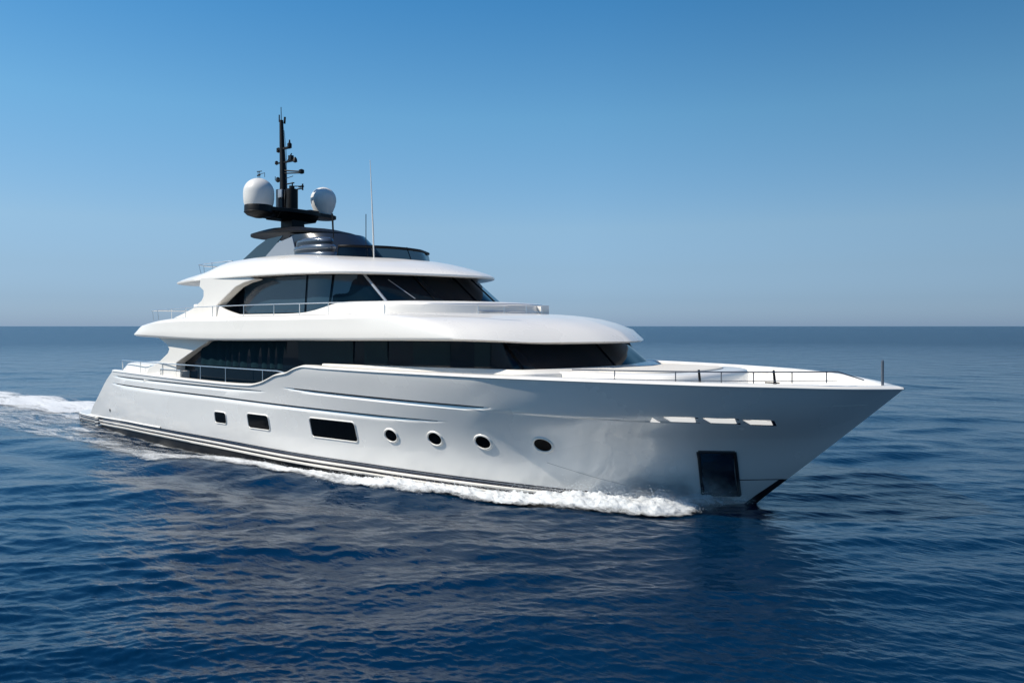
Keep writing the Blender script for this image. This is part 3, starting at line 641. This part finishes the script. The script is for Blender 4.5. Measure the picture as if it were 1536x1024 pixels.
# ------------------------------------------------------------------ sea
NW = 210
lam = np.exp(np.log(.14)+(np.log(12)-np.log(.14))*rng.random(NW)**1.9)
th0 = R(37.5+90+180)                              # waves run roughly towards the camera
th = th0+rng.normal(0, .50, NW)
kx, ky = 2*np.pi/lam*np.cos(th), 2*np.pi/lam*np.sin(th)
amp = np.where((lam > .9) & (lam < 5), .8, 1)*.0029*np.where(lam < 1, lam**1.1, lam**.72)*(.5+rng.random(NW))
ph = rng.uniform(0, 2*np.pi, NW)
cx0, cy0 = CAM[0], CAM[1]
def smooth(a, b, x): t = np.clip((x-a)/(b-a), 0, 1); return t*t*(3-2*t)
def hull_wave(x, y):
    s = -1.0-x                                     # metres aft of the stem
    d = np.abs(y)
    c = 4.2+.235*np.maximum(s, 0)**.80*1.15        # crest line running out from the bow
    a = (.25+.75*smooth(2, 11, s))*smooth(-1, 3, s)*np.exp(-np.maximum(s-14, 0)/30)
    z = .30*a*np.exp(-((d-c)/(.75+.03*np.maximum(s, 0)))**2)-.22*a*np.exp(-((d-c-1.6)/(1.0+.03*np.maximum(s, 0)))**2)
    z += .16*a*np.exp(-((d-c-3.4)/(1.0+.04*np.maximum(s, 0)))**2)
    z -= .10*smooth(2, 6, s)*smooth(36, 30, s)*np.exp(-((d-4.6)/.6)**2)
    z += .10*smooth(30, 40, s)*np.exp(-(y/2.5)**2)*np.exp(-np.maximum(s-40, 0)/40)*np.sin(s*.9)
    return z
def wave(x, y, disp=False):
    r = np.hypot(x-cx0, y-cy0); cut = np.maximum(.0005*r*r, .004*r)*1.1
    z = np.zeros_like(x); dx = np.zeros_like(x); dy = np.zeros_like(x)
    for i in range(NW):
        w = np.clip(lam[i]/cut-1, 0, 1)
        p = kx[i]*x+ky[i]*y+ph[i]; a = amp[i]*w
        z += a*np.cos(p)
        if disp: s_ = a*np.sin(p)*.75; dx -= s_*np.cos(th[i]); dy -= s_*np.sin(th[i])
    patch = 1+.35*np.sin(x*.11+y*.07+1)*np.sin(y*.09-x*.05)
    z = z*patch+hull_wave(x, y)
    return (z, dx, dy) if disp else z
fov = R(38); fwd = math.atan2(.793, -.609)
ang = np.unique(np.concatenate([np.linspace(-fov, fov, 1150), np.linspace(fov, 2*math.pi-fov, 140)]))[:-1]
inv = np.linspace(1/8.5, 1/420, 760); rad = np.concatenate([[.4, 2, 4, 6], 1/inv, 420*1.13**np.arange(1, 36)])
A_, R_ = np.meshgrid(fwd+ang, rad); X_ = cx0+R_*np.cos(A_); Y_ = cy0+R_*np.sin(A_)
Z_, DX, DY = wave(X_, Y_, True)
fade = np.clip(1-(R_-300)/2500, 0, 1); Z_ *= fade
inside = (np.abs(Y_+DY) < Y(np.clip(X_, -33, 0), np.zeros_like(X_))-.5) & (X_ < -2) & (X_ > -32.5)
Z_ = np.where(inside, -.6, Z_)
def gridmesh(name, P, closed):
    r, c = P.shape[:2]; i, j = np.meshgrid(np.arange(r-1), np.arange(c if closed else c-1), indexing='ij'); k = (j+1) % c
    F = np.stack([i*c+j, i*c+k, (i+1)*c+k, (i+1)*c+j], -1).reshape(-1, 4)
    me = bpy.data.meshes.new(name); me.vertices.add(r*c); me.vertices.foreach_set('co', P.reshape(-1).astype(np.float32))
    me.loops.add(F.size); me.loops.foreach_set('vertex_index', F.reshape(-1).astype(np.int32))
    me.polygons.add(len(F)); me.polygons.foreach_set('loop_start', (np.arange(len(F))*4).astype(np.int32)); me.polygons.foreach_set('use_smooth', np.ones(len(F), bool))
    me.update(calc_edges=True); me.validate()
    o = bpy.data.objects.new(name, me); col.objects.link(o); return o
sea = gridmesh('sea', np.stack([X_+DX*fade, Y_+DY*fade, Z_], -1), True)
m = bpy.data.materials.new('sea_water'); m.use_nodes = True; n = m.node_tree; b = n.nodes['Principled BSDF']
b.inputs['Base Color'].default_value = (.0002, .015, .044, 1); b.inputs['Roughness'].default_value = .05; b.inputs['IOR'].default_value = 1.333; b.inputs['Specular Tint'].default_value = (.62, .94, 1, 1)
t = n.nodes.new('ShaderNodeTexCoord')
def nz(scale, detail, st=(1, 1, 1), rot=0, dist=0):
    mp = n.nodes.new('ShaderNodeMapping'); mp.inputs['Rotation'].default_value = (0, 0, rot); mp.inputs['Scale'].default_value = st
    n.links.new(t.outputs['Object'], mp.inputs[0])
    x = n.nodes.new('ShaderNodeTexNoise'); x.inputs['Scale'].default_value = scale; x.inputs['Detail'].default_value = detail; x.inputs['Distortion'].default_value = dist
    n.links.new(mp.outputs[0], x.inputs['Vector']); return x
# crests lie along the picture plane: stretch the ripples across the wind
n1 = nz(4.6, 7, (.42, 1, 1), -R(37.5), .5); n2 = nz(.42, 5, (.5, 1, 1), -R(30), .3)
cdn = n.nodes.new('ShaderNodeNewGeometry'); vl = n.nodes.new('ShaderNodeVectorMath'); vl.operation = 'DISTANCE'; vl.inputs[1].default_value = CAM
n.links.new(cdn.outputs['Position'], vl.inputs[0])
mr = n.nodes.new('ShaderNodeMapRange'); n.links.new(vl.outputs['Value'], mr.inputs[0]); mr.inputs[1].default_value = 25; mr.inputs[2].default_value = 220; mr.inputs[3].default_value = 0; mr.inputs[4].default_value = 1
b1 = n.nodes.new('ShaderNodeBump'); b1.inputs['Distance'].default_value = .030; n.links.new(n1.outputs[0], b1.inputs['Height'])
b2 = n.nodes.new('ShaderNodeBump'); b2.inputs['Distance'].default_value = 1.3; n.links.new(n2.outputs[0], b2.inputs['Height']); n.links.new(mr.outputs[0], b2.inputs['Strength']); n.links.new(b1.outputs[0], b2.inputs['Normal'])
n.links.new(b2.outputs[0], b.inputs['Normal'])
mr2 = n.nodes.new('ShaderNodeMapRange'); n.links.new(vl.outputs['Value'], mr2.inputs[0]); mr2.inputs[1].default_value = 20; mr2.inputs[2].default_value = 260; mr2.inputs[3].default_value = .06; mr2.inputs[4].default_value = .24
n.links.new(mr2.outputs[0], b.inputs['Roughness'])
sea.data.materials.append(m); sea['kind'] = 'structure'

# ------------------------------------------------------------------ foam of the bow wave and the wake
def h2(ix, iy, s): 
    v = np.sin(ix*127.1+iy*311.7+s*74.7)*43758.5453; return v-np.floor(v)
def vn(x, y, s=0):
    ix, iy = np.floor(x), np.floor(y); fx, fy = x-ix, y-iy; fx = fx*fx*(3-2*fx); fy = fy*fy*(3-2*fy)
    return (h2(ix, iy, s)*(1-fx)+h2(ix+1, iy, s)*fx)*(1-fy)+(h2(ix, iy+1, s)*(1-fx)+h2(ix+1, iy+1, s)*fx)*fy
def fbm(x, y, o=5, s=0): 
    z = 0; a = .5
    for i in range(o): z = z+a*vn(x*2**i, y*2**i, s+i); a *= .5
    return z
yo = pchip([-75, -60, -35, -27, -20.3, -18.6, -16.8, -13.9, -8.2, -5.7, -3.8, -2.8, -2, -1, -.3, .2], [9.5, 8.6, 7.3, 7.1, 7.9, 7.3, 7.0, 6.7, 6.3, 5.45, 5.1, 4.8, 4.5, 3.4, 2.2, .8])
Y0c = lambda x: np.where(x > -33.4, Y(np.maximum(x, -33.4), 0*x), 0)
xs_ = np.concatenate([np.arange(.15, -12, -.05), np.arange(-12, -22, -.08), np.arange(-22, -40, -.13), np.arange(-40, -76, -.3)])
us = np.linspace(0, 1, 130)
def foam_side(side):
    P = []; D = []
    XX, U = np.meshgrid(xs_, us, indexing='ij')
    yi = np.maximum(Y0c(XX)-.25, 0); ye = yo(XX)+.5; YY = yi+(ye-yi)*U
    w = yo(XX)+.55*(fbm(XX*.9, YY*.4, 4, 3)-.5)
    d_out = w-YY; d_in = YY-Y0c(XX); s = -XX
    edge = smooth(-.1, .55, d_out+.35*(fbm(XX*2.2, YY*2.2, 4, 77)-.5))
    wave_line = np.exp(-((d_out-.9)/.55)**2)                           # bright rolling edge
    full = smooth(11, 4.5, s); hullfoam = smooth(.9, .1, d_in)*smooth(40, 5, s)*.45
    dens = edge*np.clip(np.maximum(full*.80, .95*wave_line*smooth(22, 10, s)*(.35+1.1*fbm(XX*.7, YY*.7, 4, 55))+.30+.24*smooth(12, 20, s)+.42*hullfoam), 0, 1.1)
    mid = smooth(8, 13, s)*smooth(35, 28, s); dens = dens*(1-.25*mid*(1-wave_line))
    st = smooth(32.6, 35, s)
    wk = st*np.maximum((.46+.95*fbm(XX*.4, YY*1.8, 5, 5))*np.exp(-((YY-.3)/2.5)**2)*smooth(150, 40, s), .50*edge*smooth(140, 45, s))
    dens = np.where(s > 32.6, np.maximum(wk, dens*.8), dens)
    dens = dens*(.66*smooth(-.1, .4, s)*smooth(1.3, .3, YY-Y0c(XX))*(s < 2.2)+.60*smooth(.5, 1.7, s+.35*(YY-Y0c(XX)))+.30*smooth(.5, 1.8, s))
    if side > 0: dens = dens*np.where(s > 30, smooth(4.6, 1.8, YY), 1)*smooth(76, 71, s)
    lump = fbm(XX*2.4+7, YY*2.8, 6, 9); bill = np.abs(fbm(XX*5.3, YY*5.9, 5, 17)-.48)*2
    hb_ = .36*np.exp(-((s-2.3)/1.7)**2)+.16*np.exp(-((s-5.4)/2.2)**2)+.12*smooth(15, 6, s)+.04
    prof = np.clip(np.sin(np.clip((d_out)/np.maximum(yo(XX)-Y0c(XX), .8), 0, 1)*math.pi*.72), 0, 1)**.8
    zz = wave(XX, side*YY)+.035+hb_*prof*smooth(-.1, 1.1, d_out)*(1-smooth(3, 5, s)*smooth(.7, .1, d_in))*np.clip(.35+.9*lump, 0, 1.2)*np.clip(dens, 0, 1)+.17*bill*np.clip(dens, 0, 1)*smooth(30, 3, s)
    jx = (fbm(XX*4, YY*4, 3, 41)-.45)*.10
    return np.stack([XX+jx, side*YY, zz], -1), dens
P1, D1 = foam_side(-1); P2, D2 = foam_side(1)
fo = gridmesh('wake_foam', np.concatenate([P1[:, ::-1], P2], 1), False)
at = fo.data.attributes.new('dens', 'FLOAT', 'POINT'); at.data.foreach_set('value', np.concatenate([D1[:, ::-1], D2], 1).reshape(-1).astype(np.float32))
tag(fo, 'white foam of the bow wave and wake trailing along the hull', 'foam', kind='stuff')
m = bpy.data.materials.new('foam'); m.use_nodes = True; n = m.node_tree; b = n.nodes['Principled BSDF']
b.inputs['Base Color'].default_value = (.70, .72, .73, 1); b.inputs['Roughness'].default_value = .7; b.inputs['Specular IOR Level'].default_value = .2
t = n.nodes.new('ShaderNodeTexCoord')
a1 = nz(1.5, 10, (.34, 1.3, 1), 0, .9); a1.inputs['Roughness'].default_value = .68
a2 = nz(7.0, 6, (.6, 1.1, 1), 0, .5); a2.inputs['Roughness'].default_value = .7
ad = n.nodes.new('ShaderNodeMath'); ad.operation = 'MULTIPLY_ADD'; n.links.new(a2.outputs[0], ad.inputs[0]); ad.inputs[1].default_value = .35; n.links.new(a1.outputs[0], ad.inputs[2])
av = n.nodes.new('ShaderNodeAttribute'); av.attribute_name = 'dens'
su = n.nodes.new('ShaderNodeMath'); su.operation = 'ADD'; n.links.new(ad.outputs[0], su.inputs[0]); n.links.new(av.outputs['Fac'], su.inputs[1])
mr = n.nodes.new('ShaderNodeMapRange'); n.links.new(su.outputs[0], mr.inputs[0]); mr.inputs[1].default_value = 1.03; mr.inputs[2].default_value = 1.42
tr_ = n.nodes.new('ShaderNodeBsdfTransparent'); mx = n.nodes.new('ShaderNodeMixShader')
bu = n.nodes.new('ShaderNodeBump'); bu.inputs['Distance'].default_value = .09; n.links.new(ad.outputs[0], bu.inputs['Height']); n.links.new(bu.outputs[0], b.inputs['Normal'])
n.links.new(mr.outputs[0], mx.inputs[0]); n.links.new(tr_.outputs[0], mx.inputs[1]); n.links.new(b.outputs[0], mx.inputs[2]); n.links.new(mx.outputs[0], n.nodes['Material Output'].inputs[0])
fo.data.materials.append(m)
# flying drops over the breaking bow wave
V = []; F = []
oc = np.array([(1, 0, 0), (-1, 0, 0), (0, 1, 0), (0, -1, 0), (0, 0, 1), (0, 0, -1)], float); of = [(0, 2, 4), (2, 1, 4), (1, 3, 4), (3, 0, 4), (2, 0, 5), (1, 2, 5), (3, 1, 5), (0, 3, 5)]
H, Wd = P1.shape[:2]
cand = []
while len(cand) < 14000:
    i = rng.integers(0, H); j = rng.integers(0, Wd); s = -P1[i, j, 0]
    w = math.exp(-max(s-1, 0)/5.0)*(1 if D1[i, j] > .6 else .25 if D1[i, j] > .2 else 0)
    if rng.random() < w: cand.append((i, j, s))
for i, j, s in cand:
    k = math.exp(-((s-2.8)/3)**2)
    r = .004+.009*rng.random()**3; p = P1[i, j]+np.array([rng.normal(0, .06), rng.normal(0, .08), abs(rng.normal(0, .05+.13*k))])
    o = len(V); V += [tuple(p+q*r) for q in oc]; F += [tuple(a+o for a in f) for f in of]
me = bpy.data.meshes.new('spray'); me.from_pydata(V, [], F); dm = mat('spray_drops', (.85, .87, .88), .5); me.materials.append(dm)
sprayo = bpy.data.objects.new('spray', me); col.objects.link(sprayo); tag(sprayo, 'fine white drops thrown up over the breaking bow wave', 'spray', kind='stuff')

# thin mist hanging over the bow wave beside the hull
mm = MB(); rows = []
for i in range(17):
    a = math.pi*i/16-math.pi/2
    rows.append([(-1.7+2.4*math.cos(a)*math.cos(2*math.pi*k/32), -2.05+.62*(2.4*math.cos(a)*math.cos(2*math.pi*k/32))+1.15*math.cos(a)*math.sin(2*math.pi*k/32), .35+.75*math.sin(a)) for k in range(32)])
mm.grid(rows, closed=True)
m = bpy.data.materials.new('mist'); m.use_nodes = True; n = m.node_tree; n.nodes.clear(); t = n.nodes.new('ShaderNodeTexCoord')
x = nz(1.6, 5); gr = n.nodes.new('ShaderNodeTexGradient'); gr.gradient_type = 'SPHERICAL'
mp = n.nodes.new('ShaderNodeMapping'); mp.inputs['Location'].default_value = (-1, -1, -1); mp.inputs['Scale'].default_value = (2, 2, 2)
n.links.new(t.outputs['Generated'], mp.inputs[0]); n.links.new(mp.outputs[0], gr.inputs[0])
q = n.nodes.new('ShaderNodeMapRange'); n.links.new(x.outputs[0], q.inputs[0]); q.inputs[1].default_value = .42; q.inputs[2].default_value = .75; q.inputs[4].default_value = 3.5
w_ = n.nodes.new('ShaderNodeMath'); w_.operation = 'MULTIPLY'; n.links.new(q.outputs[0], w_.inputs[0]); n.links.new(gr.outputs['Fac'], w_.inputs[1])
v = n.nodes.new('ShaderNodeVolumePrincipled'); v.inputs['Color'].default_value = (.97, .985, 1, 1); n.links.new(w_.outputs[0], v.inputs['Density'])
o = n.nodes.new('ShaderNodeOutputMaterial'); n.links.new(v.outputs[0], o.inputs['Volume'])
mo = mm.build('spray_mist', m); tag(mo, 'pale mist hanging beside the bow above the breaking wave', 'mist', kind='stuff')
